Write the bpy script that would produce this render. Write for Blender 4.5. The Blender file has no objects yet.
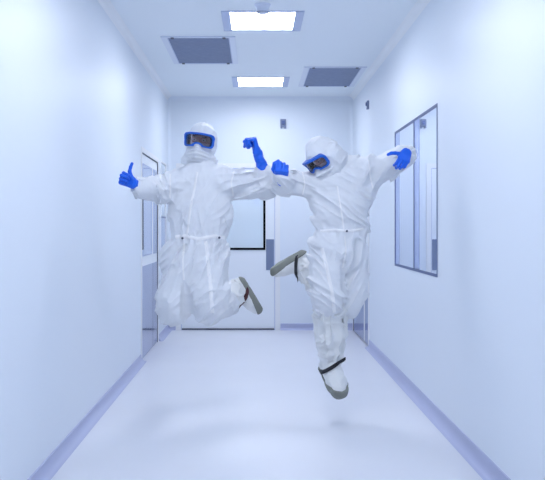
import bpy, math, random
import numpy as np
from mathutils import Vector, Matrix
from mathutils.bvhtree import BVHTree

# ------------------------------------------------------------------ camera, world, exposure
S = bpy.context.scene
COL = S.collection
CAMH = 1.326
FPX = 800.0
cam_d = bpy.data.cameras.new('camera')
cam_d.sensor_fit = 'HORIZONTAL'; cam_d.sensor_width = 36.0
cam_d.lens = FPX / 545 * 36.0
cam_d.shift_x = 16.5 / 545; cam_d.shift_y = -13 / 545
cam_d.clip_start = 0.05; cam_d.clip_end = 60
cam = bpy.data.objects.new('camera', cam_d); COL.objects.link(cam)
cam.location = (0, 0, CAMH); cam.rotation_euler = (math.pi / 2, 0, 0)
S.camera = cam
w = bpy.data.worlds.new('world'); S.world = w; w.use_nodes = True
w.node_tree.nodes['Background'].inputs[0].default_value = (0.55, 0.68, 1.0, 1)
w.node_tree.nodes['Background'].inputs[1].default_value = 0.3
S.view_settings.view_transform = 'Standard'; S.view_settings.look = 'None'
S.view_settings.gamma = 1.0; S.view_settings.use_curve_mapping = False
S.view_settings.exposure = 0.0
LAMP = 24.5
LAMP_COL = (0.91, 0.935, 1.01)

XL, XR, YB, YF, H = -1.133, 1.248, 10.3, -3.2, 3.0

def at(u, v, d):
    """world point of a spot seen at (u, v), d metres down the corridor"""
    return Vector(((u - 256) * d / FPX, d, CAMH - (v - 227) * d / FPX))

# ------------------------------------------------------------------ materials
MATS = {}
def mat(name, col, rough=0.5, metal=0.0, bump=None, emit=None, spec=0.5, sheen=0.0, noise=None, alpha=None):
    m = bpy.data.materials.new(name); m.use_nodes = True
    nt = m.node_tree; b = nt.nodes['Principled BSDF']
    b.inputs['Base Color'].default_value = (*col, 1)
    b.inputs['Roughness'].default_value = rough
    b.inputs['Metallic'].default_value = metal
    b.inputs['Specular IOR Level'].default_value = spec
    b.inputs['Sheen Weight'].default_value = sheen
    tc = nt.nodes.new('ShaderNodeTexCoord')
    if noise:
        sc, amt = noise
        n = nt.nodes.new('ShaderNodeTexNoise'); n.inputs['Scale'].default_value = sc; n.inputs['Detail'].default_value = 4
        nt.links.new(tc.outputs['Object'], n.inputs['Vector'])
        mx = nt.nodes.new('ShaderNodeMix'); mx.data_type = 'RGBA'
        mx.inputs[6].default_value = (*[c * (1 - amt) for c in col], 1)
        mx.inputs[7].default_value = (*[min(1, c * (1 + amt)) for c in col], 1)
        nt.links.new(n.outputs['Fac'], mx.inputs[0]); nt.links.new(mx.outputs[2], b.inputs['Base Color'])
    if bump:
        sc, st, dist = bump
        n2 = nt.nodes.new('ShaderNodeTexNoise'); n2.inputs['Scale'].default_value = sc; n2.inputs['Detail'].default_value = 5
        nt.links.new(tc.outputs['Object'], n2.inputs['Vector'])
        bp = nt.nodes.new('ShaderNodeBump'); bp.inputs['Strength'].default_value = st; bp.inputs['Distance'].default_value = dist
        nt.links.new(n2.outputs['Fac'], bp.inputs['Height']); nt.links.new(bp.outputs['Normal'], b.inputs['Normal'])
    if emit:
        b.inputs['Emission Color'].default_value = (*LAMP_COL, 1); b.inputs['Emission Strength'].default_value = emit
    MATS[name] = m
    return m

mat('wall_paint', (0.795, 0.865, 0.955), 0.42, noise=(0.7, 0.012), bump=(3, 0.05, 0.01))
mat('ceiling_paint', (0.87, 0.935, 1.0), 0.45, noise=(0.7, 0.012))
mat('floor_vinyl', (0.83, 0.85, 0.915), 0.30, noise=(1.6, 0.03), bump=(5, 0.04, 0.01))
mat('cove_vinyl', (0.48, 0.52, 0.73), 0.4)
mat('cove_pale', (0.92, 0.95, 0.99), 0.35)
mat('door_paint', (0.86, 0.91, 0.97), 0.32)
mat('door_frame_paint', (0.86, 0.885, 0.92), 0.35)
mat('dark_gasket', (0.045, 0.055, 0.09), 0.5)
mat('black_gasket', (0.004, 0.004, 0.006), 0.7, spec=0.1)
mat('steel', (0.27, 0.33, 0.56), 0.10, metal=0.75)
mat('plate_steel', (0.20, 0.25, 0.39), 0.4, metal=0.2)
mat('alu_frame', (0.09, 0.13, 0.29), 0.35, metal=0.5)
mat('mirror_glass', (0.74, 0.81, 0.93), 0.015, metal=0.92)
mat('door_glass', (0.76, 0.86, 0.94), 0.05, metal=0.25)
mat('vision_glass', (0.50, 0.60, 0.84), 0.05, metal=0.6)
mat('panel_frame', (0.46, 0.53, 0.74), 0.3, metal=0.35)
mat('filter_frame', (0.74, 0.80, 0.92), 0.35)
mat('lamp_diffuser', (0.9, 0.93, 1.0), 0.5, emit=LAMP)
mat('detector_white', (0.72, 0.78, 0.92), 0.4)
mat('device_grey', (0.20, 0.25, 0.40), 0.5)
mat('suit', (0.77, 0.80, 0.85), 0.55, sheen=0.15, bump=(30, 0.2, 0.006))
mat('suit_seam', (0.91, 0.92, 0.94), 0.5)
mat('boot', (0.80, 0.82, 0.83), 0.5, bump=(60, 0.35, 0.006))
mat('sole_grey', (0.235, 0.25, 0.225), 0.75, noise=(25, 0.15), bump=(90, 0.4, 0.004))
mat('strap_black', (0.012, 0.012, 0.018), 0.6)
mat('strap_red', (0.06, 0.008, 0.012), 0.6)
mat('glove_blue', (0.006, 0.13, 0.80), 0.42, bump=(70, 0.25, 0.003))
mat('goggle_blue', (0.004, 0.115, 0.62), 0.3)
mat('skin', (0.42, 0.24, 0.20), 0.5)
mat('eye_white', (0.65, 0.65, 0.68), 0.2)
mat('eye_dark', (0.02, 0.012, 0.01), 0.15)
mat('brow', (0.03, 0.018, 0.015), 0.8)
mat('reflection_blue', (0.40, 0.51, 0.84), 0.12, metal=0.5)  # tint of the painted jamb reflection in the window panes
mat('snap', (0.10, 0.11, 0.16), 0.4, metal=0.5)

# filter cloth: fine woven grille in the material
m = mat('filter_mesh', (0.10, 0.14, 0.29), 0.6)
nt = m.node_tree; b = nt.nodes['Principled BSDF']
tc = nt.nodes.new('ShaderNodeTexCoord'); wv = nt.nodes.new('ShaderNodeTexNoise'); wv.inputs['Scale'].default_value = 22
wv.inputs['Detail'].default_value = 6
mp = nt.nodes.new('ShaderNodeMapping'); mp.inputs['Scale'].default_value = (1, 4, 1)
cr = nt.nodes.new('ShaderNodeValToRGB')
cr.color_ramp.elements[0].position = 0.3; cr.color_ramp.elements[0].color = (0.155, 0.20, 0.33, 1)
cr.color_ramp.elements[1].position = 0.75; cr.color_ramp.elements[1].color = (0.23, 0.28, 0.42, 1)
nt.links.new(tc.outputs['Object'], mp.inputs[0]); nt.links.new(mp.outputs[0], wv.inputs['Vector'])
nt.links.new(wv.outputs['Fac'], cr.inputs[0]); nt.links.new(cr.outputs[0], b.inputs['Base Color'])

# goggle lens: tinted, see-through, glossy
m = bpy.data.materials.new('goggle_lens'); m.use_nodes = True; MATS['goggle_lens'] = m
nt = m.node_tree; nt.nodes.clear()
o_ = nt.nodes.new('ShaderNodeOutputMaterial'); mx = nt.nodes.new('ShaderNodeMixShader')
tr = nt.nodes.new('ShaderNodeBsdfTransparent'); tr.inputs[0].default_value = (0.82, 0.76, 0.82, 1)
gl = nt.nodes.new('ShaderNodeBsdfGlossy'); gl.inputs['Roughness'].default_value = 0.08
lw = nt.nodes.new('ShaderNodeFresnel'); lw.inputs[0].default_value = 1.65
nt.links.new(lw.outputs[0], mx.inputs[0]); nt.links.new(tr.outputs[0], mx.inputs[1]); nt.links.new(gl.outputs[0], mx.inputs[2])
nt.links.new(mx.outputs[0], o_.inputs[0])

# ------------------------------------------------------------------ object helpers
def link(name, verts, faces, material, parent=None, smooth=False, origin=None):
    me = bpy.data.meshes.new(name)
    verts = [Vector(v) for v in verts]
    if origin is not None: verts = [v - origin for v in verts]
    me.from_pydata(verts, [], faces); me.validate(); me.update()
    if smooth: me.polygons.foreach_set('use_smooth', [True] * len(me.polygons))
    me.materials.append(MATS[material])
    o = bpy.data.objects.new(name, me); COL.objects.link(o)
    if parent is not None: o.parent = parent
    if origin is not None: o.location = origin
    return o

def tag(o, label=None, cat=None, group=None, kind=None):
    if label: o['label'] = label
    if cat: o['category'] = cat
    if group: o['group'] = group
    if kind: o['kind'] = kind
    return o

def empty(name, loc):
    o = bpy.data.objects.new(name, None); o.empty_display_size = 0.1
    COL.objects.link(o); o.location = loc
    return o

class MB:
    def __init__(s): s.v = []; s.f = []
    def add(s, vs, fs):
        n = len(s.v); s.v += [Vector(x) for x in vs]; s.f += [tuple(i + n for i in f) for f in fs]
        return s
    def box(s, a, b, bev=0.0):
        (x0, y0, z0), (x1, y1, z1) = [min(p, q) for p, q in zip(a, b)], [max(p, q) for p, q in zip(a, b)]
        if bev <= 0:
            vs = [(x, y, z) for x in (x0, x1) for y in (y0, y1) for z in (z0, z1)]
            return s.add(vs, [(0, 1, 3, 2), (4, 6, 7, 5), (0, 4, 5, 1), (2, 3, 7, 6), (0, 2, 6, 4), (1, 5, 7, 3)])
        import bmesh
        bm = bmesh.new(); bmesh.ops.create_cube(bm, size=1)
        for v in bm.verts:
            v.co = Vector(((x0 + x1) / 2 + v.co.x * (x1 - x0), (y0 + y1) / 2 + v.co.y * (y1 - y0), (z0 + z1) / 2 + v.co.z * (z1 - z0)))
        bmesh.ops.bevel(bm, geom=bm.edges[:], offset=bev, segments=2, affect='EDGES', profile=0.5)
        bm.verts.index_update()
        s.add([v.co.copy() for v in bm.verts], [tuple(v.index for v in f.verts) for f in bm.faces]); bm.free()
        return s
    def lathe(s, c, prof, n=32, axis='z'):
        vs = []; fs = []
        for r, z in prof:
            for i in range(n):
                a = 2 * math.pi * i / n; p = (r * math.cos(a), r * math.sin(a), z)
                if axis == 'x': p = (p[2], p[0], p[1])
                if axis == 'y': p = (p[0], p[2], p[1])
                vs.append((c[0] + p[0], c[1] + p[1], c[2] + p[2]))
        for j in range(len(prof) - 1):
            for i in range(n):
                fs.append((j * n + i, j * n + (i + 1) % n, (j + 1) * n + (i + 1) % n, (j + 1) * n + i))
        fs.append(tuple(range(n))); fs.append(tuple(range((len(prof) - 1) * n, len(prof) * n)))
        return s.add(vs, fs)
    def sweep(s, pts, p0, p1, ax):
        """polygon pts (2D) extruded from p0 to p1 on axis ax"""
        n = len(pts); vs = []
        for e in (p0, p1):
            for a, b in pts:
                vs.append({'y': (a, e, b), 'x': (e, a, b), 'z': (a, b, e)}[ax])
        fs = [(i, (i + 1) % n, n + (i + 1) % n, n + i) for i in range(n)]
        fs += [tuple(range(n)), tuple(range(n, 2 * n))]
        return s.add(vs, fs)
    def build(s, name, material, parent=None, smooth=False, origin=None):
        import bmesh
        if origin is None and parent is not None: 
            s.v = [v - parent.matrix_world.translation if False else v - ROOTLOC(parent) for v in s.v]
        o = link(name, s.v, s.f, material, parent, smooth, origin)
        bm = bmesh.new(); bm.from_mesh(o.data); bmesh.ops.recalc_face_normals(bm, faces=bm.faces); bm.to_mesh(o.data); bm.free()
        return o
def ROOTLOC(o):
    v = Vector((0, 0, 0))
    while o is not None: v = v + o.location; o = o.parent
    return v

# ------------------------------------------------------------------ room shell
def structure(name, mb, m, parent=None, smooth=False):
    o = mb.build(name, m, parent, smooth)
    if parent is None: o['kind'] = 'structure'
    return o
T = 0.15
# left wall with two door openings, right wall with a window and a door opening, back wall with a door opening
LD = (7.92, 9.21, 2.07)         # left door y0, y1, height
RD = (8.86, 10.24, 2.07)
W1 = (5.50, 7.18, 0.98, 2.177)  # right window
structure('floor', MB().box((XL - T, YF - T, -0.1), (XR + T, YB + T, 0)), 'floor_vinyl')
structure('ceiling', MB().box((XL - T, YF - T, H), (XR + T, YB + T, H + 0.1)), 'ceiling_paint')
mb = MB()
W2 = (9.50, 10.08, 0.96, 2.12)
mb.box((XL - T, YF, 0), (XL, LD[0], H)); mb.box((XL - T, LD[0], LD[2]), (XL, LD[1], H))
mb.box((XL - T, LD[1], 0), (XL, W2[0], H)); mb.box((XL - T, W2[0], 0), (XL, W2[1], W2[2])); mb.box((XL - T, W2[0], W2[3]), (XL, W2[1], H))
mb.box((XL - T, W2[1], 0), (XL, YB, H))
structure('wall_left', mb, 'wall_paint')
mb = MB()
mb.box((XR, YF, 0), (XR + T, W1[0], H)); mb.box((XR, W1[0], 0), (XR + T, W1[1], W1[2])); mb.box((XR, W1[0], W1[3]), (XR + T, W1[1], H))
mb.box((XR, W1[1], 0), (XR + T, RD[0], H)); mb.box((XR, RD[0], RD[2]), (XR + T, RD[1], H)); mb.box((XR, RD[1], 0), (XR + T, YB, H))
structure('wall_right', mb, 'wall_paint')
BD = (-0.965, 0.245, 2.085)
mb = MB()
mb.box((XL - T, YB, 0), (BD[0], YB + T, H)); mb.box((BD[0], YB, BD[2]), (BD[1], YB + T, H)); mb.box((BD[1], YB, 0), (XR + T, YB + T, H))
structure('wall_back', mb, 'wall_paint')
structure('wall_front', MB().box((XL - T, YF - T, 0), (XR + T, YF, H)), 'wall_paint')

def cove_profile(r, sx=1, n=8):
    """concave quarter with its corner at 0,0 ; r along both"""
    pts = [(0, 0), (sx * r, 0)]
    for i in range(1, n):
        a = math.pi / 2 * i / n
        pts.append((sx * (r - r * math.sin(a)), r - r * math.cos(a)))
    pts.append((0, r))
    return pts
def base_profile(x, sx, top, r=0.05, t=0.006):
    pts = [(x, 0), (x + sx * (t + r), 0)]
    for i in range(1, 9):
        a = math.pi / 2 * i / 8
        pts.append((x + sx * (t + r - r * math.sin(a)), r - r * math.cos(a)))
    pts += [(x + sx * t, top), (x, top + 0.002)]
    return pts
structure('baseboard_left', MB().sweep(base_profile(XL, 1, 0.072), YF, LD[0] - 0.03, 'y').sweep(base_profile(XL, 1, 0.072), LD[1] + 0.07, YB, 'y'), 'cove_vinyl')
structure('baseboard_right', MB().sweep(base_profile(XR, -1, 0.087, 0.05), YF, RD[0] - 0.06, 'y'), 'cove_vinyl')
structure('baseboard_back', MB().sweep([(YB - (x - 0), z) for x, z in [(0, 0), (0.03, 0), (0.012, 0.015), (0.006, 0.03), (0.006, 0.083), (0, 0.085)]], BD[1] + 0.07, XR, 'x')
          .sweep([(YB - (x - 0), z) for x, z in [(0, 0), (0.03, 0), (0.012, 0.015), (0.006, 0.03), (0.006, 0.083), (0, 0.085)]], XL, BD[0] - 0.07, 'x'), 'cove_vinyl')
def cc(x, sx, n=8, r=0.055):
    return [(x, H)] + [(x + sx * (r - r * math.sin(a)), H - r + r * math.cos(a)) for a in [math.pi / 2 * i / n for i in range(n + 1)]]
structure('trim_1', MB().sweep(cc(XL, 1), YF, YB, 'y'), 'cove_pale', smooth=False)
structure('trim_2', MB().sweep(cc(XR, -1), YF, YB, 'y'), 'cove_pale')
structure('trim_3', MB().sweep([(YB, H)] + [(YB - (0.055 - 0.055 * math.sin(a)), H - 0.055 + 0.055 * math.cos(a)) for a in [math.pi / 2 * i / 8 for i in range(9)]], XL, XR, 'x'), 'wall_paint')
structure('trim_4', MB().sweep([(XL, YB)] + [(XL + (0.05 - 0.05 * math.sin(a)), YB - 0.05 + 0.05 * math.cos(a)) for a in [math.pi / 2 * i / 8 for i in range(9)]], 0.07, H, 'z'), 'wall_paint')
structure('trim_5', MB().sweep([(XR, YB)] + [(XR - (0.05 - 0.05 * math.sin(a)), YB - 0.05 + 0.05 * math.cos(a)) for a in [math.pi / 2 * i / 8 for i in range(9)]], 0.09, H, 'z'), 'wall_paint')

# ---- window_1, right wall: two tall panes flush in a thin dark metal frame
def ring_box(mb, x0, x1, y0, y1, z0, z1, t):
    mb.box((x0, y0, z0), (x1, y0 + t, z1)); mb.box((x0, y1 - t, z0), (x1, y1, z1))
    mb.box((x0, y0 + t, z0), (x1, y1 - t, z0 + t)); mb.box((x0, y0 + t, z1 - t), (x1, y1 - t, z1))
    return mb
wn = structure('window_1', ring_box(MB(), XR - 0.004, XR + 0.06, W1[0], W1[1], W1[2], W1[3], 0.014).box((XR - 0.003, 6.312, W1[2]), (XR + 0.05, 6.330, W1[3])), 'alu_frame')
for y0, y1 in ((W1[0] + 0.014, 6.312), (6.330, W1[1] - 0.014)):
    MB().box((XR + 0.002, y0, W1[2] + 0.018), (XR + 0.014, y1, W1[3] - 0.018)).build('window_pane', 'mirror_glass', wn)
    MB().box((XR + 0.0005, y1 - 0.19, W1[2] + 0.018), (XR + 0.002, y1 - 0.004, W1[3] - 0.018)).build('jamb_reflection', 'reflection_blue', wn)  # blue strip at the pane's far side: jamb reflection put in as colour
    ring_box(MB(), XR - 0.001, XR + 0.004, y0, y1, W1[2] + 0.012, W1[3] - 0.012, 0.008).build('gasket', 'alu_frame', wn)
MB().box((XR + 0.03, W1[0], W1[2]), (XR + T, W1[1], W1[3])).build('backing', 'alu_frame', wn)

# ---- window_2, far end of the left wall
wn = structure('window_2', ring_box(MB(), XL - 0.05, XL + 0.005, W2[0], W2[1], W2[2], W2[3], 0.02), 'door_frame_paint')
MB().box((XL - 0.02, W2[0] + 0.02, W2[2] + 0.02), (XL - 0.008, W2[1] - 0.02, 1.44)).build('window_pane', 'vision_glass', wn)
MB().box((XL - 0.02, W2[0] + 0.02, 1.455), (XL - 0.008, W2[1] - 0.02, W2[3] - 0.02)).build('window_pane', 'door_glass', wn)
MB().box((XL - 0.03, W2[0] + 0.02, 1.44), (XL - 0.002, W2[1] - 0.02, 1.455)).build('window_bar', 'alu_frame', wn)
MB().box((XL - T, W2[0], W2[2]), (XL - 0.03, W2[1], W2[3])).build('backing', 'alu_frame', wn)

# ---- door_1, left wall : wide leaf + narrow leaf, steel lower panels, vision panels, long pull
dn = structure('door_1', MB().box((XL - 0.12, LD[0] - 0.05, 0), (XL + 0.008, LD[0], LD[2] + 0.05)).box((XL - 0.12, LD[1], 0), (XL + 0.008, LD[1] + 0.05, LD[2] + 0.05))
               .box((XL - 0.12, LD[0], LD[2]), (XL + 0.008, LD[1], LD[2] + 0.05)), 'door_frame_paint')
ys = 8.80
for (y0, y1, v0, v1) in ((LD[0] + 0.012, ys - 0.004, 8.03, 8.70), (ys + 0.004, LD[1] - 0.012, 8.88, 9.12)):
    lf = MB().box((XL - 0.05, y0, 0.008), (XL - 0.006, y1, LD[2] - 0.012)).build('door_leaf', 'door_paint', dn)
    MB().box((XL - 0.006, y0 + 0.004, 0.01), (XL - 0.001, y1 - 0.004, 0.93)).build('kick_panel', 'steel', lf)
    ring_box(MB(), XL - 0.006, XL + 0.001, v0, v1, 1.03, 1.965, 0.015).build('vision_frame', 'panel_frame', lf)
    MB().box((XL - 0.006, v0 + 0.015, 1.045), (XL - 0.002, v1 - 0.015, 1.95)).build('vision_pane', 'vision_glass', lf)
ring_box(MB(), XL - 0.004, XL + 0.002, LD[0], LD[1], -0.01, LD[2], 0.008).build('gasket', 'dark_gasket', dn)
MB().box((XL - 0.008, LD[0] + 0.022, 1.10), (XL + 0.012, LD[0] + 0.058, 1.80), 0.003).box((XL - 0.004, LD[0] + 0.026, 1.79), (XL + 0.028, LD[0] + 0.054, 1.82), 0.003).build('door_handle', 'dark_gasket', dn)

# ---- door_2, right wall far end: painted leaf with steel lower part
dn = structure('door_2', MB().box((XR - 0.008, RD[0] - 0.055, 0), (XR + 0.12, RD[0], RD[2] + 0.05)).box((XR - 0.008, RD[1], 0), (XR + 0.12, RD[1] + 0.03, RD[2] + 0.05))
               .box((XR - 0.008, RD[0], RD[2]), (XR + 0.12, RD[1], RD[2] + 0.05)), 'door_frame_paint')
for (y0, y1) in ((RD[0] + 0.01, 9.18), (9.25, RD[1] - 0.01)):
    lf = MB().box((XR + 0.006, y0, 0.008), (XR + 0.05, y1, RD[2] - 0.01)).build('door_leaf', 'door_paint', dn)
    MB().box((XR + 0.001, y0 + 0.002, 0.01), (XR + 0.006, y1 - 0.002, 0.93)).build('kick_panel', 'steel', lf)
MB().box((XR - 0.002, 9.18, 0.005), (XR + 0.03, 9.25, RD[2])).build('edge_strip', 'door_frame_paint', dn)
ring_box(MB(), XR - 0.003, XR + 0.004, RD[0], RD[1], -0.01, RD[2], 0.010).build('gasket', 'dark_gasket', dn)
bx = MB().box((XR - 0.035, 8.84, 0.95), (XR - 0.008, 8.99, 1.06), 0.004).build('lock_case', 'door_frame_paint', dn)
MB().box((XR - 0.06, 8.86, 0.96), (XR - 0.035, 8.885, 1.05), 0.003).build('latch', 'dark_gasket', bx)

# ---- door_3, back wall: big door with a black framed window and grey push plate
dn = structure('door_3', MB().box((BD[0] - 0.065, YB - 0.012, 0), (BD[0], YB + 0.1, BD[2] + 0.0)).box((BD[1], YB - 0.012, 0), (BD[1] + 0.065, YB + 0.1, BD[2]))
               .box((BD[0] - 0.065, YB - 0.012, BD[2]), (BD[1] + 0.065, YB + 0.1, BD[2] + 0.06)), 'door_frame_paint')
lf = MB().box((BD[0] + 0.006, YB + 0.006, 0.012), (BD[1] - 0.006, YB + 0.05, BD[2] - 0.008)).build('door_leaf', 'door_paint', dn)
def wall_rect_ring(mb, x0, x1, z0, z1, ya, yb, t):
    mb.box((x0, ya, z0), (x0 + t, yb, z1)); mb.box((x1 - t, ya, z0), (x1, yb, z1))
    mb.box((x0 + t, ya, z0), (x1 - t, yb, z0 + t)); mb.box((x0 + t, ya, z1 - t), (x1 - t, yb, z1)); return mb
wall_rect_ring(MB(), -0.80, 0.122, 1.03, 1.90, YB - 0.006, YB + 0.008, 0.029).build('window_frame', 'black_gasket', lf)
MB().box((-0.775, YB - 0.0, 1.055), (0.097, YB + 0.0065, 1.875)).build('window_pane', 'door_glass', lf)
MB().box((0.130, YB - 0.003, 0.772), (0.232, YB + 0.007, 1.168), 0.002).build('push_plate', 'plate_steel', lf)
wall_rect_ring(MB(), BD[0] - 0.002, BD[1] + 0.002, -0.002, BD[2], YB - 0.004, YB + 0.012, 0.009).build('gasket', 'panel_frame', dn)
MB().box((BD[0] + 0.01, YB - 0.006, 0.003), (BD[1] - 0.01, YB + 0.006, 0.02)).build('threshold_seal', 'dark_gasket', dn)

# ------------------------------------------------------------------ ceiling lights and filters
def make_light():
    r = empty('ceiling_light', (0, 0, H))
    fr = MB(); x0, x1, y0, y1 = -0.324, 0.324, -0.31, 0.31; t = 0.012
    # outer lip
    for a, b_ in (((x0, y0), (x1, y0 + t)), ((x0, y1 - t), (x1, y1)), ((x0, y0 + t), (x0 + t, y1 - t)), ((x1 - t, y0 + t), (x1, y1 - t))):
        fr.box((*a, -0.022), (*b_, 0))
    # face: side flanges
    fr.box((x0 + t, y0 + t, -0.017), (x0 + 0.07, y1 - t, 0)); fr.box((x1 - 0.07, y0 + t, -0.017), (x1 - t, y1 - t, 0))
    fr.box((x0 + 0.07, y0 + t, -0.017), (x1 - 0.07, y0 + 0.03, 0)); fr.box((x0 + 0.07, y1 - 0.045, -0.017), (x1 - 0.07, y1 - t, 0))
    fr.v = [v + Vector((0, 0, H)) for v in fr.v]
    fr.build('frame', 'panel_frame', r)
    d = MB().box((x0 + 0.07, y0 + 0.03, H - 0.014), (x1 - 0.07, y1 - 0.045, H - 0.004)); d.build('diffuser', 'lamp_diffuser', r)
    return r
def copy_tree(o, parent=None):
    c = o.copy(); COL.objects.link(c)
    if parent is not None: c.parent = parent
    for ch in list(o.children): copy_tree(ch, c)
    return c
L0 = make_light()
lamps = [(6.503, 'square ceiling light panel nearer the camera, beside the smoke detector'), (9.225, 'square ceiling light panel farther down the corridor, small and clear of the smoke detector'),
         (3.78, 'ceiling light panel above the corridor out of view in front of the camera'), (1.06, 'ceiling light panel above the corridor just ahead of the camera, out of view'), (-1.66, 'ceiling light panel behind the camera position')]
for i, (y, lb) in enumerate(lamps):
    o = L0 if i == 0 else copy_tree(L0)
    o.location = (0.052, y, H); o.scale = (1, 1, 0.3)
    tag(o, lb, 'ceiling light', 'square light panels in the ceiling')

def make_filter():
    r = empty('ceiling_filter', (0, 0, H))
    x0, x1, y0, y1 = -0.328, 0.328, -0.585, 0.585; t = 0.052; ty = 0.05
    fr = MB()
    fr.box((x0, y0, H - 0.018), (x1, y0 + ty, H)); fr.box((x0, y1 - 0.03, H - 0.018), (x1, y1, H))
    fr.box((x0, y0 + ty, H - 0.018), (x0 + t, y1 - 0.03, H)); fr.box((x1 - t, y0 + ty, H - 0.018), (x1, y1 - 0.03, H))
    fr.build('frame', 'filter_frame', r)
    MB().box((x0 + t, y0 + ty, H - 0.012), (x1 - t, y1 - 0.03, H - 0.003)).build('filter_screen', 'filter_mesh', r)
    g = MB(); 
    for a, b_ in (((x0 + t, y0 + ty), (x0 + t + 0.008, y1 - 0.03)), ((x1 - t - 0.008, y0 + ty), (x1 - t, y1 - 0.03)), ((x0, y0), (x1, y0 + 0.008)), ((x0 + t, y1 - 0.037), (x1 - t, y1 - 0.03))):
        g.box((*a, H - 0.021), (*b_, H - 0.012))
    g.build('edge_gasket', 'panel_frame', r)
    for cx in (x0 + 0.1, x1 - 0.1):
        for cy in (y0 + ty, y1 - 0.03):
            MB().box((cx - 0.014, cy - 0.028, H - 0.030), (cx + 0.014, cy + 0.028, H - 0.018), 0.003).build('clip', 'dark_gasket', r)
    return r
F0 = make_filter(); F0.location = (-0.511, 7.60, H); F0.scale = (1, 1, 0.35)
tag(F0, 'grey ceiling filter panel left of the lights, larger and nearer', 'air filter', 'grey return filters in the ceiling')
F1 = copy_tree(F0); F1.location = (0.833, 8.93, H)
tag(F1, 'grey ceiling filter panel near the right wall, farther away', 'air filter', 'grey return filters in the ceiling')

# smoke detector
r = empty('smoke_detector', (0.05, 6.02, H))
MB().lathe((0.05, 6.02, H), [(0.062, 0), (0.062, -0.010), (0.052, -0.018), (0.050, -0.028)], 32).build('base', 'detector_white', r)
MB().lathe((0.05, 6.02, H), [(0.047, -0.028), (0.045, -0.052), (0.036, -0.066), (0.030, -0.070)], 32).build('dome', 'detector_white', r)
g = MB()
for i in range(12):
    a = 2 * math.pi * i / 12; c = (0.05 + 0.040 * math.cos(a), 6.02 + 0.040 * math.sin(a), H - 0.060)
    g.box((c[0] - 0.006, c[1] - 0.006, c[2] - 0.004), (c[0] + 0.006, c[1] + 0.006, c[2] + 0.004))
g.build('vent_slots', 'device_grey', r)
tag(r, 'round white smoke detector on the ceiling in front of the near light panel', 'smoke detector')

# beacon boxes
def beacon(loc, ax, label, k=1.0):
    r = empty('wall_sounder', loc); x, y, z = loc
    def bx(mb, u0, u1, d0, d1, z0, z1, bev=0.0):
        u0, u1, d0, d1, z0, z1 = [q * k for q in (u0, u1, d0, d1, z0, z1)]
        if ax == 'y': return mb.box((x + u0, y - d0, z + z0), (x + u1, y - d1, z + z1), bev)
        return mb.box((x - d0, y + u0, z + z0), (x - d1, y + u1, z + z1), bev)
    bx(bx(bx(MB(), -0.036, 0.036, 0, 0.03, 0.02, 0.118, 0.004), -0.036, -0.015, 0, 0.03, 0, 0.02), 0.015, 0.036, 0, 0.03, 0, 0.02).build('housing', 'device_grey', r)
    bx(MB(), -0.02, 0.02, 0.03, 0.045, 0.045, 0.095, 0.003).build('lens', 'alu_frame', r)
    tag(r, label, 'alarm sounder')
beacon((0.349, YB, 2.595), 'y', 'small grey notched alarm box high on the back wall above the door')
beacon((XR, 8.85, 2.63), 'x', 'small grey alarm box high on the right wall seen edge on', 0.78)

# ------------------------------------------------------------------ distance-field modelling
rng = np.random.RandomState(7)
LAT = rng.rand(32, 32, 32)
def vnoise(p):
    q = np.floor(p).astype(np.int64); f = p - q; f = f * f * (3 - 2 * f)
    x, y, z = q[..., 0] & 31, q[..., 1] & 31, q[..., 2] & 31
    x1, y1, z1 = (x + 1) & 31, (y + 1) & 31, (z + 1) & 31
    fx, fy, fz = f[..., 0], f[..., 1], f[..., 2]
    def lerp(a, b, t): return a + (b - a) * t
    return lerp(lerp(lerp(LAT[x, y, z], LAT[x1, y, z], fx), lerp(LAT[x, y1, z], LAT[x1, y1, z], fx), fy),
                lerp(lerp(LAT[x, y, z1], LAT[x1, y, z1], fx), lerp(LAT[x, y1, z1], LAT[x1, y1, z1], fx), fy), fz)
def ridge(p, sharp=2.0):
    return (1 - np.abs(2 * vnoise(p) - 1)) ** sharp
def smin(a, b, k):
    h = np.clip(0.5 + 0.5 * (b - a) / k, 0, 1)
    return b + (a - b) * h - k * h * (1 - h)
def V(x): return np.array([x[0], x[1], x[2]], float)

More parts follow.
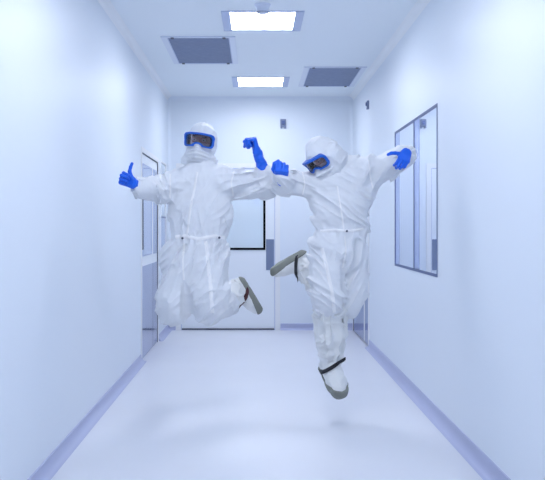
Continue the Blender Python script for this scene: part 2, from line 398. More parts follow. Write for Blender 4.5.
class Field:
    def __init__(s, lo, hi, h):
        s.lo = V(lo); s.h = h; n = np.ceil((V(hi) - s.lo) / h).astype(int) + 1
        s.n = n; s.D = np.full(tuple(n), 0.5, np.float32)
    def sub(s, lo, hi):
        a = np.clip(np.floor((lo - s.lo) / s.h).astype(int), 0, s.n - 1); b = np.clip(np.ceil((hi - s.lo) / s.h).astype(int) + 1, a + 1, s.n)
        g = np.meshgrid(*[s.lo[i] + s.h * np.arange(a[i], b[i]) for i in range(3)], indexing='ij')
        return (slice(a[0], b[0]), slice(a[1], b[1]), slice(a[2], b[2])), np.stack(g, -1)
    def cap(s, a, b, ra, rb, k=0.03, sq=None, folds=(), op='u'):
        """tapered capsule; sq=(axis vector, factor<1) flattens it along axis; folds = (amp, f_along, f_across, skew, seed)"""
        a, b = V(a), V(b); m = max(ra, rb) + 0.06 + k
        sl, P = s.sub(np.minimum(a, b) - m, np.maximum(a, b) + m)
        ba = b - a; L2 = max(float(ba @ ba), 1e-9); L = math.sqrt(L2)
        q = P - a
        if sq is not None:
            n = V(sq[0]); n /= np.linalg.norm(n)
            c = (q @ n) - 0 * L; along = (n @ ba) / L2
            t0 = np.clip((q @ ba) / L2, 0, 1)
            q = q + ((c - t0 * (n @ ba)) * (1 / sq[1] - 1))[..., None] * n
        t = np.clip((q @ ba) / L2, 0, 1)
        e = q - t[..., None] * ba
        d = np.sqrt((e * e).sum(-1)) - (ra + (rb - ra) * t)
        if sq is not None: d = d * (0.5 + 0.5 * sq[1])
        u = ba / L
        for (amp, ang, fh, fl, seed) in folds:      # crease direction as an angle in the front plane, or None = round the limb axis
            wv = (vnoise(P * 5.5 + seed) - 0.5)[..., None]; w2 = (vnoise(P * 5.5 + seed + 11) - 0.5)[..., None]
            if ang is None: g = u; al = np.cross(u, [0.3, 1, 0.2])
            elif ang == 'L': al = u; g = np.cross(u, [0, 1, 0]) + 0.0
            else: al = np.array([math.cos(ang), 0, math.sin(ang)]); g = np.array([-al[2], 0.0, al[0]])
            g = g / (np.linalg.norm(g) + 1e-9); al = al / (np.linalg.norm(al) + 1e-9); th = np.cross(g, al)
            Q = P + 0.07 * wv * g + 0.05 * w2 * al
            fy = fh if ang == 'L' else fl * 1.5
            c = np.stack([Q @ g * fh, Q @ al * fl, Q @ th * fy], -1) + seed * 3.7
            d = d - amp * (1.75 if fh < 20 else 2.3) * (ridge(c, 2.4) - 0.33)
        if op == 'u': s.D[sl] = smin(s.D[sl], d.astype(np.float32), k)
        elif op == 's': s.D[sl] = -smin(-s.D[sl], d.astype(np.float32), k)
        return s
    def chain(s, pts, k=0.03, sq=None, folds=()):
        for (a, ra), (b, rb) in zip(pts[:-1], pts[1:]): s.cap(a, b, ra, rb, k, sq, folds)
        return s
    def ell(s, c, r, R=None, k=0.02, op='u'):
        c = V(c); R = np.eye(3) if R is None else R; m = max(r) + 0.03 + k
        sl, P = s.sub(c - m, c + m); q = (P - c) @ R    # R columns = local axes
        rr = np.array(r); k0 = np.sqrt(((q / rr) ** 2).sum(-1)); k1 = np.sqrt(((q / rr ** 2) ** 2).sum(-1)) + 1e-9
        d = (k0 * (k0 - 1) / k1).astype(np.float32)
        s.D[sl] = smin(s.D[sl], d, k) if op == 'u' else -smin(-s.D[sl], d, k)
        return s
    def allP(s):
        return s.sub(s.lo, s.lo + s.h * s.n)[1]
    def mesh(s, smooth=1):
        D = s.D; n = D.shape
        D[0], D[-1] = 0.5, 0.5; D[:, 0], D[:, -1] = 0.5, 0.5; D[:, :, 0], D[:, :, -1] = 0.5, 0.5
        ins = D < 0
        cnt = np.zeros([x - 1 for x in n], np.int8)
        for i in (0, 1):
            for j in (0, 1):
                for k in (0, 1): cnt += ins[i:n[0] - 1 + i, j:n[1] - 1 + j, k:n[2] - 1 + k]
        act = (cnt > 0) & (cnt < 8); idx = np.argwhere(act)
        ids = np.full(act.shape, -1, np.int64); ids[act] = np.arange(len(idx))
        acc = np.zeros((len(idx), 3)); num = np.zeros(len(idx))
        corners = [(i, j, k) for i in (0, 1) for j in (0, 1) for k in (0, 1)]
        for a in corners:
            for ax in range(3):
                if a[ax] == 0:
                    b = list(a); b[ax] = 1
                    da = D[tuple((idx + a).T)]; db = D[tuple((idx + b).T)]
                    c = (da < 0) != (db < 0); t = np.where(c, da / np.where(c, da - db, 1), 0)
                    p = np.array(a, float) + t[:, None] * (np.array(b) - np.array(a))
                    acc += np.where(c[:, None], p, 0); num += c
        vs = s.lo + s.h * (idx + acc / num[:, None])
        faces = []
        for ax in range(3):
            o1, o2 = (ax + 1) % 3, (ax + 2) % 3
            sa = [slice(None)] * 3; sb = [slice(None)] * 3; sa[ax] = slice(0, n[ax] - 1); sb[ax] = slice(1, n[ax])
            A, B = ins[tuple(sa)], ins[tuple(sb)]
            E = np.argwhere(A != B); E = E[(E[:, o1] > 0) & (E[:, o2] > 0) & (E[:, o1] < n[o1] - 1) & (E[:, o2] < n[o2] - 1)]
            e1 = np.zeros(3, int); e1[o1] = 1; e2 = np.zeros(3, int); e2[o2] = 1
            q = np.stack([ids[tuple((E - e1 - e2).T)], ids[tuple((E - e2).T)], ids[tuple(E.T)], ids[tuple((E - e1).T)]], 1)
            flip = ~A[tuple(E.T)]; q[flip] = q[flip][:, ::-1]
            faces.append(q)
        F = np.concatenate(faces)
        for _ in range(smooth):
            sm = np.zeros_like(vs); ct = np.zeros(len(vs))
            for i in range(4):
                a, b = F[:, i], F[:, (i + 1) % 4]
                for c in range(3):
                    sm[:, c] += np.bincount(a, vs[b, c], len(vs)) + np.bincount(b, vs[a, c], len(vs))
                ct += np.bincount(a, minlength=len(vs)) + np.bincount(b, minlength=len(vs))
            vs = 0.5 * vs + 0.5 * sm / np.maximum(ct, 1)[:, None]
        return vs, F

def fmesh(name, vs, F, material, root, M=None, parent=None):
    """M = (3x3 columns, origin) local -> world"""
    if M is not None:
        R, o = M; vs = vs @ R.T + V(o)
        if np.linalg.det(R) < 0: F = F[:, ::-1]
    p = root if parent is None else parent
    vs = vs - V(ROOTLOC(p))
    me = bpy.data.meshes.new(name)
    me.vertices.add(len(vs)); me.vertices.foreach_set('co', vs.astype(np.float32).ravel())
    me.loops.add(F.size); me.loops.foreach_set('vertex_index', F.ravel().astype(np.int32))
    me.polygons.add(len(F)); me.polygons.foreach_set('loop_start', np.arange(0, F.size, 4, dtype=np.int32))
    me.update(calc_edges=True); me.validate()
    me.polygons.foreach_set('use_smooth', [True] * len(me.polygons))
    me.materials.append(MATS[material])
    o = bpy.data.objects.new(name, me); COL.objects.link(o); o.parent = p
    return o

def frame(x, y, z):
    """orthonormal columns from x (kept) and y (adjusted); z only decides the handedness"""
    x, y, z = V(x), V(y), V(z); x /= np.linalg.norm(x); y = y - (y @ x) * x; y /= np.linalg.norm(y)
    c = np.cross(x, y)
    if c @ z < 0: c = -c
    return np.stack([x, y, c], 1)

# ---- gloved hand. local: x to the fingertips, y to the thumb side, z back of the hand
FING = [(0.030, (0.044, 0.027, 0.021), 0.0102), (0.010, (0.049, 0.031, 0.022), 0.0105), (-0.011, (0.045, 0.029, 0.021), 0.0100), (-0.030, (0.036, 0.021, 0.019), 0.0090)]
def glove(root, wrist, fr, curls, thumb, cuff, cuff_len=0.07, name='glove', scale=1.0, tl=1.0):
    """cuff = unit direction (world) from the wrist back to the elbow"""
    R = fr * scale; h = 0.0028
    f = Field((-0.13, -0.09, -0.12), (0.22, 0.12, 0.08), h)
    for y, _, _ in FING: f.cap((0.005, y * 0.55, 0), (0.088 - abs(y - 0.008) * 0.22, y, 0.002), 0.015, 0.0125, 0.012)
    f.cap((0.02, 0.022, -0.008), (0.052, 0.034, -0.010), 0.018, 0.014, 0.012)      # ball of the thumb
    c = fr.T @ V(cuff); c = c / np.linalg.norm(c)
    f.cap((0.006, 0, 0), c * cuff_len, 0.025, 0.033, 0.02, folds=((0.003, None, 70, 20, 3),))
    f.cap(c * (cuff_len - 0.004), c * cuff_len, 0.0355, 0.0355, 0.003)
    for (y, ls, r), cu in zip(FING, curls):
        p = np.array([0.088 - abs(y - 0.008) * 0.22, y, 0.002]); a = 0.0; sp = y * 1.2 * (1 if cu[0] < 0.8 else 0.2)
        for L, da in zip(ls, cu):
            a += da; d = np.array([math.cos(a) * math.cos(sp), math.sin(sp) * math.cos(a), -math.sin(a)])
            q = p + d * L; f.cap(p, q, r, r * 0.93, 0.0035); f.cap(q, q, r * 0.99, r * 0.99, 0.002); p = q; r *= 0.93
    p = np.array([0.036, 0.034, -0.008]); r = 0.0125
    for L, d in zip((0.040, 0.033, 0.028), thumb):
        d = V(d) / np.linalg.norm(d); q = p + d * L * tl; f.cap(p, q, r, r * 0.92, 0.005); p = q; r *= 0.92
    vs, F = f.mesh(1)
    return fmesh(name, vs, F, 'glove_blue', root, (R, wrist))

def boot_cover(root, knee, ankle, fwd, up, strapmat, rk=0.085, ra=0.062, L=1.0, seed=1, strapmix=1.0, tilt=(0, 0, 0)):
    """knee-high cover: leg sleeve, foot, grey sole, ankle strap"""
    a = V(ankle); R = frame(fwd, np.cross(V(up), V(fwd)), up); X, Y, Z = R[:, 0], R[:, 1], R[:, 2]
    W = lambda p: a + R @ (np.array(p) * L)
    pts = [V(knee), a, W((0.20, 0, -0.06)), W((-0.08, 0, -0.08))]
    lo = np.min(pts, 0) - 0.13; hi = np.max(pts, 0) + 0.13
    f = Field(lo, hi, 0.0055)
    kn = V(knee); mid = kn * 0.45 + a * 0.55
    fo = ((0.016, 'L', 20, 5, seed), (0.010, None, 22, 9, seed + 5))
    f.chain([(kn, rk), (mid, (rk + ra) / 2 + 0.006), (a + (kn - a) * 0.12, ra)], 0.03, None, fo)
    ff = ((0.0035, 'L', 34, 9, seed + 2),)
    f.cap(a + (kn - a) * 0.12, W((0, 0, -0.015)), ra, 0.052, 0.03, None, ff)
    foot = [((-0.035, 0, -0.055), 0.045), ((0.06, 0.0, -0.045), 0.048), ((0.13, 0, -0.062), 0.050), ((0.185, -0.004, -0.070), 0.040)]
    for (p, r0), (q, r1) in zip(foot[:-1], foot[1:]): f.cap(W(p), W(q), r0 * L, r1 * L, 0.03, None, ff)
    f.cap(W((0.0, 0, -0.01)), W((0.11, 0, -0.055)), 0.045, 0.038, 0.03)
    P = f.allP(); pz = (P - a) @ Z
    D0 = f.D.copy()
    f.D = np.maximum(f.D, (-(pz + 0.098 * L)).astype(np.float32))
    vs, F = f.mesh(1); bt = fmesh('shoe_cover', vs, F, 'boot', root)
    g = Field(lo, hi, 0.0045)
    sole = [((-0.035, 0, -0.055), 0.055), ((0.06, 0.0, -0.055), 0.055), ((0.13, 0, -0.062), 0.059), ((0.185, -0.004, -0.070), 0.050)]
    for (p, r0), (q, r1) in zip(sole[:-1], sole[1:]): g.cap(W(p), W(q), r0 * L, r1 * L, 0.02, None, ((0.0015, None, 30, 20, seed),))
    P = g.allP(); pz = (P - a) @ Z; px_ = (P - a) @ X
    top = -0.074 + 0.018 * np.clip((px_ - 0.10) / 0.12, 0, 1)
    g.D = np.maximum(np.maximum(g.D, (pz - top * L).astype(np.float32)), (-(pz + 0.113 * L)).astype(np.float32))
    vs, F = g.mesh(1); fmesh('sole', vs, F, 'sole_grey', root, parent=bt)
    # strap round the instep: sliver of the inflated cover between two planes
    sd = (a - kn) / np.linalg.norm(a - kn); n = sd * 1.0 + X * strapmix + V(tilt); n = n / np.linalg.norm(n); c = W((0.030, 0, -0.02))
    h = Field(lo, hi, 0.0045)
    P = h.allP(); h.D = np.full(h.D.shape, 0.5, np.float32)
    h.chain([(kn, rk), (mid, (rk + ra) / 2 + 0.006), (a + (kn - a) * 0.12, ra)], 0.03, None, fo)
    h.cap(a + (kn - a) * 0.12, W((0, 0, -0.015)), ra, 0.052, 0.03, None, ff)
    for (p, r0), (q, r1) in zip(foot[:-1], foot[1:]): h.cap(W(p), W(q), r0 * L, r1 * L, 0.03, None, ff)
    h.cap(W((0.0, 0, -0.01)), W((0.11, 0, -0.055)), 0.045, 0.038, 0.03)
    s_ = np.maximum(np.abs((P - c) @ n) - 0.011, np.linalg.norm(P - c, axis=-1) - 0.13)
    h.D = np.maximum(np.maximum(h.D - 0.010, s_.astype(np.float32)), (-((P - a) @ Z + 0.098 * L)).astype(np.float32))
    vs, F = h.mesh(2); tag(fmesh('strap', vs, F, strapmat, root, parent=bt), 'dark ankle strap')
    return bt

# ---- head: local x sideways, y forward, z up
def smooth_box2(a, z, ha, hz, r):
    qa = np.abs(a) - (ha - r); qz = np.abs(z) - (hz - r)
    return np.sqrt(np.maximum(qa, 0) ** 2 + np.maximum(qz, 0) ** 2) + np.minimum(np.maximum(qa, qz), 0) - r

def head_parts(root, c, R, neck, hood_extra, eyez=0.018, seed=1, nr=0.085):
    """hood, face wrap, goggles, eyes. R columns = side, forward, up"""
    c = V(c); M = (R, c); nl = R.T @ (V(neck) - c)
    # hood
    f = Field((-0.19, -0.20, -0.26), (0.19, 0.18, 0.19), 0.0055)
    f.ell((0, -0.008, 0.012), (0.101, 0.120, 0.128), k=0.01)
    f.cap((0, -0.035, -0.03), nl * 0.72, nr, nr, 0.05, None, ((0.014, 0.5, 24, 7, seed),))
    f.cap((0, 0.0, -0.07), nl * 0.6, nr * 0.94, nr * 0.9, 0.05, None, ((0.014, 0.1, 26, 7, seed + 2),))
    for (a, b, ra, rb) in hood_extra: f.cap(a, b, ra, rb, 0.04, None, ((0.016, 0.8, 20, 6, seed + 3),))
    P = f.allP()
    f.D = f.D - (0.006 * (ridge(P * np.array([14, 14, 30]) + seed, 2) - 0.4) + 0.006 * (ridge(P * np.array([30, 20, 12]) + seed + 9, 2) - 0.4)).astype(np.float32)
    # centre seam over the crown
    f.D = f.D - (0.0035 * np.exp(-(P[..., 0] / 0.006) ** 2) * (P[..., 2] > 0.06)).astype(np.float32)
    box = np.maximum(np.maximum(smooth_box2(P[..., 0], P[..., 2] - eyez - 0.002, 0.078, 0.036, 0.02), -(P[..., 1] - 0.0)), -1)
    f.D = np.maximum(f.D, -box.astype(np.float32))
    vs, F = f.mesh(1); fmesh('hood', vs, F, 'suit', root, M)
    # face wrap
    f = Field((-0.13, -0.06, -0.2), (0.13, 0.17, 0.06), 0.005)
    f.ell((0, 0.030, -0.060), (0.081, 0.092, 0.083), k=0.01)
    f.cap((0, 0.103, -0.012), (0, 0.118, -0.046), 0.012, 0.024, 0.03)
    P = f.allP()
    sag = P[..., 2] + 0.5 * P[..., 0] ** 2 * 8
    f.D = f.D - (0.018 * (ridge(np.stack([P[..., 0] * 6, P[..., 1] * 6, sag * 38], -1) + seed, 2.0) - 0.4)).astype(np.float32)
    f.D = np.maximum(f.D, (P[..., 2] - (eyez - 0.020)).astype(np.float32))
    vs, F = f.mesh(1); fmesh('face_mask', vs, F, 'suit', root, M)
    # goggles
    Rg = 0.113
    def gog(hs, lens):
        f = Field((-0.14, 0.0, eyez - 0.075), (0.14, 0.16, eyez + 0.08), hs)
        P = f.allP(); x, y = P[..., 0], P[..., 1]; z = P[..., 2] - eyez + 0.9 * x * x
        yy = y * 0.98 + 0.0
        r = np.sqrt(x * x + yy * yy); th = np.arctan2(x, yy); a = th * Rg
        notch = lambda rr: rr - np.sqrt(a ** 2 + (z + 0.060) ** 2)
        rad = r - (Rg + 0.006 - 0.10 * np.maximum(z, -0.02) * 0.0)
        if lens:
            d2 = np.maximum(smooth_box2(a, z, 0.096, 0.038, 0.02), notch(0.036))
            D = np.maximum(d2, np.abs(rad) - 0.0035)
        else:
            out = np.maximum(smooth_box2(a, z - 0.002, 0.107, 0.047, 0.030), notch(0.032))
            inn = np.maximum(smooth_box2(a, z, 0.090, 0.034, 0.022), notch(0.045))
            th_ = 0.013 + 0.010 * np.clip(z / 0.05, 0, 1)
            D = np.maximum(np.maximum(out, -inn), np.abs(rad + 0.004) - th_)
        f.D = D.astype(np.float32); return f.mesh(2 if not lens else 1)
    vs, F = gog(0.0032, False); g = fmesh('goggles', vs, F, 'goggle_blue', root, M)
    vs, F = gog(0.0034, True); fmesh('lens', vs, F, 'goggle_lens', root, M, parent=g)
    # eyes and brows
    for sx in (-1, 1):
        for nm, ctr, rr, mm in (('eye', (sx * 0.032, 0.080, eyez + 0.0), (0.015, 0.013, 0.010), 'eye_white'), ('iris', (sx * 0.032, 0.0885, eyez), (0.0065, 0.006, 0.0065), 'eye_dark'),
                                ('eyebrow', (sx * 0.034, 0.089, eyez + 0.021), (0.021, 0.007, 0.0045), 'brow')):
            f = Field(V(ctr) - 0.03, V(ctr) + 0.03, 0.002); f.ell(ctr, rr, k=0.001)
            vs, F = f.mesh(1); fmesh(nm, vs, F, mm, root, M)

def skin_body(root, lo, hi, headc, R, neck, chains):
    """the figure inside the clothes, one continuous surface"""
    f = Field(lo, hi, 0.008); c = V(headc)
    W = lambda p: c + R @ np.array(p)
    f.ell(c + R @ np.array([0, -0.005, 0.015]), (0.076, 0.094, 0.108), R, 0.02)
    f.ell(W((0, 0.03, -0.06)), (0.052, 0.060, 0.060), R, 0.04)
    f.cap(W((0, 0.088, 0.018)), W((0, 0.106, -0.018)), 0.009, 0.014, 0.012)
    f.cap(W((-0.034, 0.072, -0.018)), W((0.034, 0.072, -0.018)), 0.02, 0.02, 0.02)
    f.cap(W((-0.04, 0.076, 0.046)), W((0.04, 0.076, 0.046)), 0.014, 0.014, 0.02)
    f.cap(W((0, -0.02, -0.06)), neck, 0.052, 0.055, 0.03)
    for ch, sq in chains: f.chain(ch, 0.03, sq)
    vs, F = f.mesh(1)
    return fmesh('body', vs, F, 'skin', root)

def ribbon(root, tree, path, width, material, name, d0, offset=0.004, n=60):
    """strip of fabric sewn along the surface, path in world x,z; surface looked up from the front"""
    pts = [Vector(p) for p in path]; seg = [(b - a).length for a, b in zip(pts[:-1], pts[1:])]; tot = sum(seg)
    rows = []
    for i in range(n + 1):
        s = tot * i / n; j = 0
        while j < len(seg) - 1 and s > seg[j]: s -= seg[j]; j += 1
        a, b = pts[j], pts[j + 1]; p = a.lerp(b, s / seg[j]); t = (b - a).normalized(); nrm = Vector((-t.y, t.x))
        row = []
        for k in (-1, -0.5, 0.5, 1):
            q = p + nrm * width * 0.5 * k
            hit = tree.ray_cast(Vector((q.x, d0, q.y)), Vector((0, 1, 0)), 3)
            row.append(None if hit[0] is None else hit[0] + (hit[1] * offset if abs(k) < 1 else -hit[1] * 0.003))
        rows.append(row)
    for _ in range(2):
        for i in range(1, len(rows) - 1):
            for k in range(4):
                if rows[i][k] and rows[i - 1][k] and rows[i + 1][k]: rows[i][k] = (rows[i][k] * 2 + rows[i - 1][k] + rows[i + 1][k]) / 4
    vs = []; fs = []; idm = {}
    for i, r in enumerate(rows):
        for k, p in enumerate(r):
            if p is not None: idm[i, k] = len(vs); vs.append(p - ROOTLOC(root))
    for i in range(n):
        for k in range(3):
            q = [(i, k), (i + 1, k), (i + 1, k + 1), (i, k + 1)]
            if all(x in idm for x in q):
                P = [vs[idm[x]] for x in q]
                if max((P[a] - P[b]).length for a in range(4) for b in range(4)) < 0.09: fs.append(tuple(idm[x] for x in q))
    if not fs: return None
    return link(name, vs, fs, material, root, True)

def stud(root, tree, u, v, d, mat_='snap'):
    p = at(u, v, d); h = tree.ray_cast(Vector((p.x, d - 1.2, p.z)), Vector((0, 1, 0)), 3)
    if h[0] is None: return
    c = h[0] - ROOTLOC(root)
    MBx = MB().lathe((0, 0, 0), [(0.008, 0.004), (0.008, -0.006), (0.004, -0.009)], 16, 'y'); MBx.v = [x + c for x in MBx.v]
    link('snap_button', MBx.v, MBx.f, mat_, root, False)

def coverall(root, lo, hi, build, h=0.0056):
    f = Field(lo, hi, h); build(f)
    vs, F = f.mesh(1); o = fmesh('coverall', vs, F, 'suit', root)
    tree = BVHTree.FromPolygons([tuple(v) for v in vs], [tuple(int(i) for i in q) for q in F])
    return o, tree

# ------------------------------------------------------------------ person 1 (left): front view, thumb up, both knees bent
PX = 1 / 148.0
D1 = 5.4
def P1(u, v, dy=0.0): return at(u, v, D1 + dy)
r1 = empty('person', at(200, 326, D1))
tag(r1, 'leaping person in white coverall and blue goggles, facing forward, one gloved thumb up, knees bent', 'person', 'people jumping in the corridor')

def sq(f_=0.7): return ((0, 1, 0), f_)
def suit1(f):
    A = math.radians
    tors = ((0.011, A(62), 13, 3, 2), (0.006, A(48), 26, 5, 12))
    f.chain([(P1(202, 186), 23 * PX), (P1(201, 206), 28.5 * PX), (P1(199, 222), 26.5 * PX)], 0.05, sq(0.66), tors)
    gath = ((0.016, 'L', 26, 5, 5),)
    f.chain([(P1(199, 222), 26.5 * PX), (P1(199, 238), 23.5 * PX)], 0.04, sq(0.66), gath + tors[:1])
    f.chain([(P1(199, 238), 23.5 * PX), (P1(197, 258), 29.5 * PX)], 0.03, sq(0.68), gath)
    f.cap(P1(184, 183), P1(222, 181), 14 * PX, 14 * PX, 0.04, None, tors[:1])
    f.cap(P1(202, 167.5, 0.0), P1(202, 178), 12.5 * PX, 16 * PX, 0.03)
    arm = ((0.015, A(-28), 17, 4, 4), (0.010, A(-62), 28, 6, 8))
    f.cap(P1(181, 184), P1(157, 190, -0.10), 13.5 * PX, 11 * PX, 0.04, None, arm)
    f.cap(P1(157, 190, -0.10), P1(143, 189, -0.27), 11 * PX, 8.8 * PX, 0.03, None, ((0.016, A(75), 22, 5, 4), (0.008, A(100), 34, 7, 9)))
    f.cap(P1(147, 188, -0.22), P1(141, 187.5, -0.30), 9 * PX, 8.5 * PX, 0.02, None, ((0.010, 'L', 34, 8, 8),))
    arm = ((0.017, A(25), 17, 4, 14), (0.010, A(8), 28, 6, 18))
    f.cap(P1(226, 182), P1(265, 186, 0.06), 13 * PX, 11 * PX, 0.04, None, arm)
    f.cap(P1(265, 186, 0.06), P1(263, 173, 0.0), 11 * PX, 7.2 * PX, 0.03, None, ((0.014, A(120), 24, 6, 8),))
    leg = ((0.018, A(66), 13, 2.6, 6), (0.009, A(52), 26, 5, 10))
    legb = ((0.012, A(40), 14, 3, 36), (0.006, A(20), 26, 5, 31))
    f.cap(P1(182, 256), P1(173.5, 300, -0.06), 19.5 * PX, 16 * PX, 0.02, sq(0.85), leg)
    f.cap(P1(173.5, 300, -0.06), P1(174, 309, -0.04), 16 * PX, 16 * PX, 0.03, sq(0.85), legb)
    f.cap(P1(174, 308, -0.04), P1(178, 300, 0.22), 15.5 * PX, 11 * PX, 0.03, None, legb)
    f.cap(P1(211, 256), P1(208, 296, -0.08), 19 * PX, 19 * PX, 0.02, sq(0.85), leg)
    f.cap(P1(208, 296, -0.08), P1(208, 306, -0.07), 19 * PX, 17 * PX, 0.02, sq(0.85), legb)
    f.cap(P1(210, 306, -0.07), P1(228, 303, 0.10), 17 * PX, 13 * PX, 0.03, None, legb)
    f.cap(P1(183.5, 279, -0.14), P1(187, 300, -0.145), 0.012, 0.040, 0.015, op='s')
    f.cap(P1(187, 300, -0.145), P1(190, 334, -0.11), 0.040, 0.06, 0.015, op='s')
    P = f.allP()
    f.D -= (0.004 * (ridge(P * np.array([34, 20, 14]) + 3, 2) - 0.4)).astype(np.float32)
cv1, tr1 = coverall(r1, at(128, 332, D1) - Vector((0, 0.55, 0)), at(290, 158, D1) + Vector((0, 0.45, 0)), suit1)

Rh1 = frame((1, -0.14, -0.13), (-0.16, -1, -0.08), (0, 0, 1))
hc1 = P1(201.5, 143.5)
head_parts(r1, hc1, Rh1, P1(202, 172), [((-0.05, -0.02, -0.12), (0.05, -0.02, -0.12), 0.055, 0.055)], seed=2, eyez=0.022, nr=0.060)
skin_body(r1, at(118, 345, D1) - Vector((0, 0.6, 0)), at(285, 115, D1) + Vector((0, 0.6, 0)), hc1, Rh1, P1(202, 176), [
    ([(P1(202, 188), 17 * PX), (P1(200, 236), 15 * PX), (P1(198, 255), 18 * PX)], sq(0.65)),
    ([(P1(182, 184), 7 * PX), (P1(155, 188, -0.10), 5.5 * PX), (P1(139, 186, -0.32), 4 * PX)], None),
    ([(P1(182, 184), 8 * PX), (P1(222, 182), 8 * PX)], None),
    ([(P1(224, 182), 7 * PX), (P1(265, 186, 0.06), 5.5 * PX), (P1(262, 170, 0.0), 4 * PX)], None),
    ([(P1(186, 256), 13 * PX), (P1(176, 306, -0.06), 8 * PX), (P1(186, 284, 0.34), 5 * PX), (P1(186, 296, 0.44), 4.5 * PX)], None),
    ([(P1(211, 256), 13 * PX), (P1(209, 302, -0.08), 8 * PX), (P1(234, 292, 0.20), 5 * PX)], None)])
fist = [(1.35, 1.5, 0.9)] * 4
# thumbs-up hand
glove(r1, P1(134, 184, -0.36), frame((-0.85, -0.30, 0.42), (-0.05, -0.05, 1), (0, 1, 0)), [(1.3, 1.5, 0.9)] * 4,
      [(0.75, 0.75, -0.1), (0.25, 1, -0.1), (0.05, 1, 0)], V(P1(143, 187, -0.26)) - V(P1(134, 183, -0.36)), 0.065, tl=0.85)
# raised hand, fingers folded to the left
glove(r1, P1(257.5, 153, -0.02), frame((-0.22, -0.1, 0.97), (0.0, 1, 0.1), (1, 0, 0.2)), [(1.35, 1.0, 0.4), (1.45, 1.35, 0.7), (1.45, 1.4, 0.8), (1.4, 1.5, 0.8)],
      [(0.85, 0.1, -0.5), (0.5, -0.5, -0.7), (-0.1, -0.9, -0.4)], V(P1(263, 172, 0.0)) - V(P1(257.5, 156, -0.02)), 0.105, scale=1.12)
boot_cover(r1, P1(219, 304, 0.06), P1(235.5, 292, 0.22), (0.50, 0.12, -0.86), (-0.86, -0.02, -0.50), 'strap_red', 0.080, 0.070, L=0.95, seed=3)
boot_cover(r1, P1(177, 303, 0.12), P1(188, 290, 0.46), (0.30, 0.35, -0.88), (-0.15, -0.9, -0.3), 'strap_black', 0.075, 0.06, seed=6)
def rb(root, tree, pts, w_, mt, nm, d): 
    return ribbon(root, tree, [(at(u, v, d - 0.12).x, at(u, v, d - 0.12).z) for u, v in pts], w_, mt, nm, d - 1.3)
rb(r1, tr1, [(197, 172), (194, 190), (190, 212), (187, 236)], 0.020, 'suit_seam', 'zip_flap', D1)
rb(r1, tr1, [(184, 243), (183, 262), (184, 280)], 0.016, 'suit_seam', 'fly_seam', D1)
rb(r1, tr1, [(206, 241), (208, 262), (211, 285), (213, 312)], 0.030, 'suit_seam', 'leg_seam', D1)
rb(r1, tr1, [(175, 237), (184, 236), (199, 239), (214, 236), (224, 238)], 0.030, 'suit_seam', 'waist_elastic', D1)
rb(r1, tr1, [(234, 170), (231, 182), (233, 196)], 0.014, 'suit_seam', 'armhole_seam', D1)
rb(r1, tr1, [(170, 174), (171, 186), (170, 198)], 0.012, 'suit_seam', 'armhole_seam', D1)
stud(r1, tr1, 184, 238, D1); stud(r1, tr1, 220, 237.5, D1)

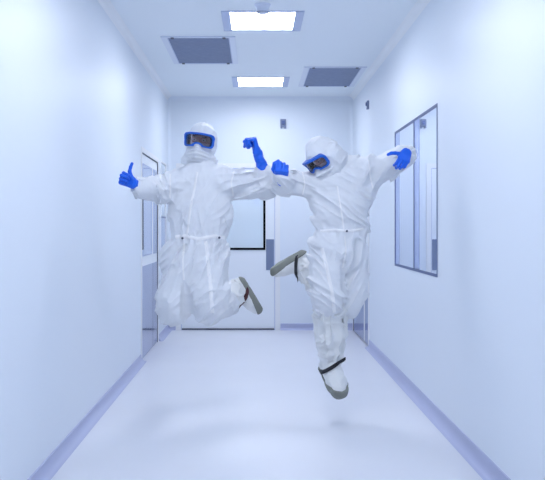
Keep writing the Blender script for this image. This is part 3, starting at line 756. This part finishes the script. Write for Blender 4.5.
# ------------------------------------------------------------------ person 2 (right): looking down, one leg kicked back
D2 = 5.4
def P2(u, v, dy=0.0): return at(u, v, D2 + dy)
r2 = empty('person', at(333, 396, D2))
tag(r2, 'leaping person in white coverall looking down, one leg straight and the other kicked back', 'person', 'people jumping in the corridor')
def suit2(f):
    A = math.radians
    tors = ((0.020, A(-42), 13, 2.6, 21), (0.009, A(-30), 26, 5, 15))
    f.chain([(P2(337, 190), 25 * PX), (P2(340, 206), 28.5 * PX), (P2(343, 231), 21.5 * PX)], 0.05, sq(0.66), tors)
    gath = ((0.016, 'L', 26, 5, 7),)
    f.chain([(P2(343, 231), 21.5 * PX), (P2(338, 250), 25 * PX)], 0.03, sq(0.7), gath)
    f.cap(P2(317, 183, -0.02), P2(353, 174), 12.5 * PX, 15 * PX, 0.04, None, ((0.014, A(-38), 14, 3, 21),))
    f.cap(P2(325, 172, 0.02), P2(330, 184), 12 * PX, 16 * PX, 0.05)
    arm = ((0.017, A(-40), 17, 4, 24), (0.010, A(-15), 28, 6, 8))
    f.cap(P2(316, 184), P2(286, 184, -0.03), 12 * PX, 11 * PX, 0.04, None, arm)
    f.cap(P2(286, 184, -0.03), P2(284, 179, -0.22), 11 * PX, 8.5 * PX, 0.03, None, arm)
    arm = ((0.015, A(62), 15, 3, 29), (0.006, A(45), 28, 6, 8))
    f.cap(P2(355, 174), P2(386, 166, -0.06), 15.5 * PX, 12 * PX, 0.05, None, arm)
    f.cap(P2(362, 195, 0.01), P2(378, 172, -0.02), 8 * PX, 8 * PX, 0.05, None, arm)
    f.cap(P2(386, 166, -0.06), P2(403, 157, -0.18), 12 * PX, 9 * PX, 0.03, None, arm)
    f.cap(P2(401, 158, -0.16), P2(405.5, 156, -0.21), 9.5 * PX, 9.3 * PX, 0.012, None, ((0.010, 'L', 34, 8, 8),))
    leg = ((0.019, A(-28), 14, 2.6, 26), (0.008, A(-40), 26, 5, 30))
    leg3 = ((0.015, A(66), 14, 2.6, 36), (0.007, A(60), 26, 5, 33))
    f.cap(P2(329, 250), P2(327, 298, -0.07), 19.5 * PX, 17.5 * PX, 0.02, sq(0.85), leg)
    f.cap(P2(327, 298, -0.07), P2(329, 308, -0.03), 17 * PX, 13 * PX, 0.02, sq(0.85), leg)
    f.cap(P2(350, 252, 0.04), P2(352, 290, 0.04), 16 * PX, 13.5 * PX, 0.02, sq(0.85), leg3)
    f.cap(P2(352, 290, 0.04), P2(347, 305, 0.06), 13.5 * PX, 12.5 * PX, 0.02, sq(0.85), leg3)
    f.cap(P2(347, 303, 0.06), P2(338, 296, 0.17), 12.5 * PX, 11 * PX, 0.03, None, leg3)
    f.cap(P2(343, 262, -0.11), P2(345, 290, -0.11), 0.014, 0.032, 0.015, op='s')
    f.cap(P2(345, 290, -0.11), P2(348, 322, -0.09), 0.032, 0.040, 0.015, op='s')
    P = f.allP()
    f.D -= (0.004 * (ridge(P * np.array([20, 20, 34]) + 8, 2) - 0.4)).astype(np.float32)
cv2, tr2 = coverall(r2, at(262, 330, D2) - Vector((0, 0.5, 0)), at(428, 140, D2) + Vector((0, 0.5, 0)), suit2)
fw2 = np.array([-0.70, -0.36, -0.74])
Rh2 = frame((0.60, -0.76, 0.24), fw2, (-0.3, -0.2, 1)); 
if Rh2[2, 2] < 0: Rh2[:, 2] *= -1
hc2 = P2(323, 157, -0.06)
head_parts(r2, hc2, Rh2, P2(331, 180, 0.02), [((0.02, -0.03, -0.04), tuple(Rh2.T @ (V(P2(336, 175, 0.0)) - V(hc2))), 0.095, 0.07)], seed=7, eyez=0.016)
skin_body(r2, at(262, 400, D2) - Vector((0, 0.5, 0)), at(420, 130, D2) + Vector((0, 0.5, 0)), hc2, Rh2, P2(331, 182), [
    ([(P2(338, 190), 17 * PX), (P2(343, 231), 14 * PX), (P2(338, 248), 17 * PX)], sq(0.65)),
    ([(P2(317, 184), 7 * PX), (P2(285, 185, -0.03), 5.5 * PX), (P2(282, 177, -0.22), 4 * PX)], None),
    ([(P2(317, 184), 7 * PX), (P2(353, 175), 8 * PX)], None),
    ([(P2(355, 174), 7.5 * PX), (P2(386, 166, -0.06), 5.5 * PX), (P2(406, 156, -0.24), 4 * PX)], None),
    ([(P2(328, 252), 12 * PX), (P2(328, 300, -0.05), 8 * PX), (P2(330, 352, 0.0), 5 * PX)], None),
    ([(P2(350, 254, 0.03), 12 * PX), (P2(348, 298, 0.05), 6.5 * PX), (P2(312, 274, 0.24), 5 * PX)], None)])
glove(r2, P2(282, 180, -0.23), frame((-0.05, -0.78, 0.58), (-1, 0.1, 0.05), (0, -0.6, -0.8)), [(1.3, 1.5, 0.9)] * 4,
      [(0.8, 0.45, -0.4), (0.8, -0.2, -0.6), (0.2, -0.8, -0.6)], V(P2(286, 182, -0.10)) - V(P2(282, 179, -0.23)), 0.035, scale=1.1)
glove(r2, P2(407, 152, -0.26), frame((-0.38, -0.62, -0.68), (-0.85, -0.05, 0.45), (0, -0.8, 0.6)), [(0.75, 1.1, 0.5), (0.75, 1.15, 0.5), (0.8, 1.15, 0.5), (0.9, 1.2, 0.5)],
      [(0.5, 0.95, -0.1), (0.55, 0.85, -0.2), (0.75, 0.6, -0.3)], V(P2(403, 158, -0.16)) - V(P2(407, 153.5, -0.26)), 0.04, tl=0.85)
boot_cover(r2, P2(330, 306, -0.02), P2(330, 360, 0.03), (0.22, -0.90, -0.36), (0.05, -0.40, 0.90), 'strap_black', 0.092, 0.074, L=1.25, seed=11, strapmix=0.25, tilt=(0.55, 0, 0))
boot_cover(r2, P2(341, 298, 0.13), P2(302, 266, 0.27), (-0.84, -0.05, -0.52), (0.50, 0.14, -0.82), 'strap_black', 0.085, 0.066, L=0.94, seed=14)
rb(r2, tr2, [(337, 186), (340, 205), (344, 230)], 0.014, 'suit_seam', 'zip_flap', D2)
rb(r2, tr2, [(345, 236), (346, 250), (343, 268)], 0.012, 'suit_seam', 'fly_seam', D2)
rb(r2, tr2, [(322, 248), (326, 265), (331, 290), (334, 312)], 0.030, 'suit_seam', 'leg_seam', D2)
rb(r2, tr2, [(321, 231), (335, 230), (350, 231), (364, 229)], 0.022, 'suit_seam', 'waist_elastic', D2)
rb(r2, tr2, [(303, 172), (305, 184), (303, 194)], 0.012, 'suit_seam', 'armhole_seam', D2)
rb(r2, tr2, [(368, 160), (370, 174), (374, 188)], 0.012, 'suit_seam', 'armhole_seam', D2)
stud(r2, tr2, 345, 231, D2)
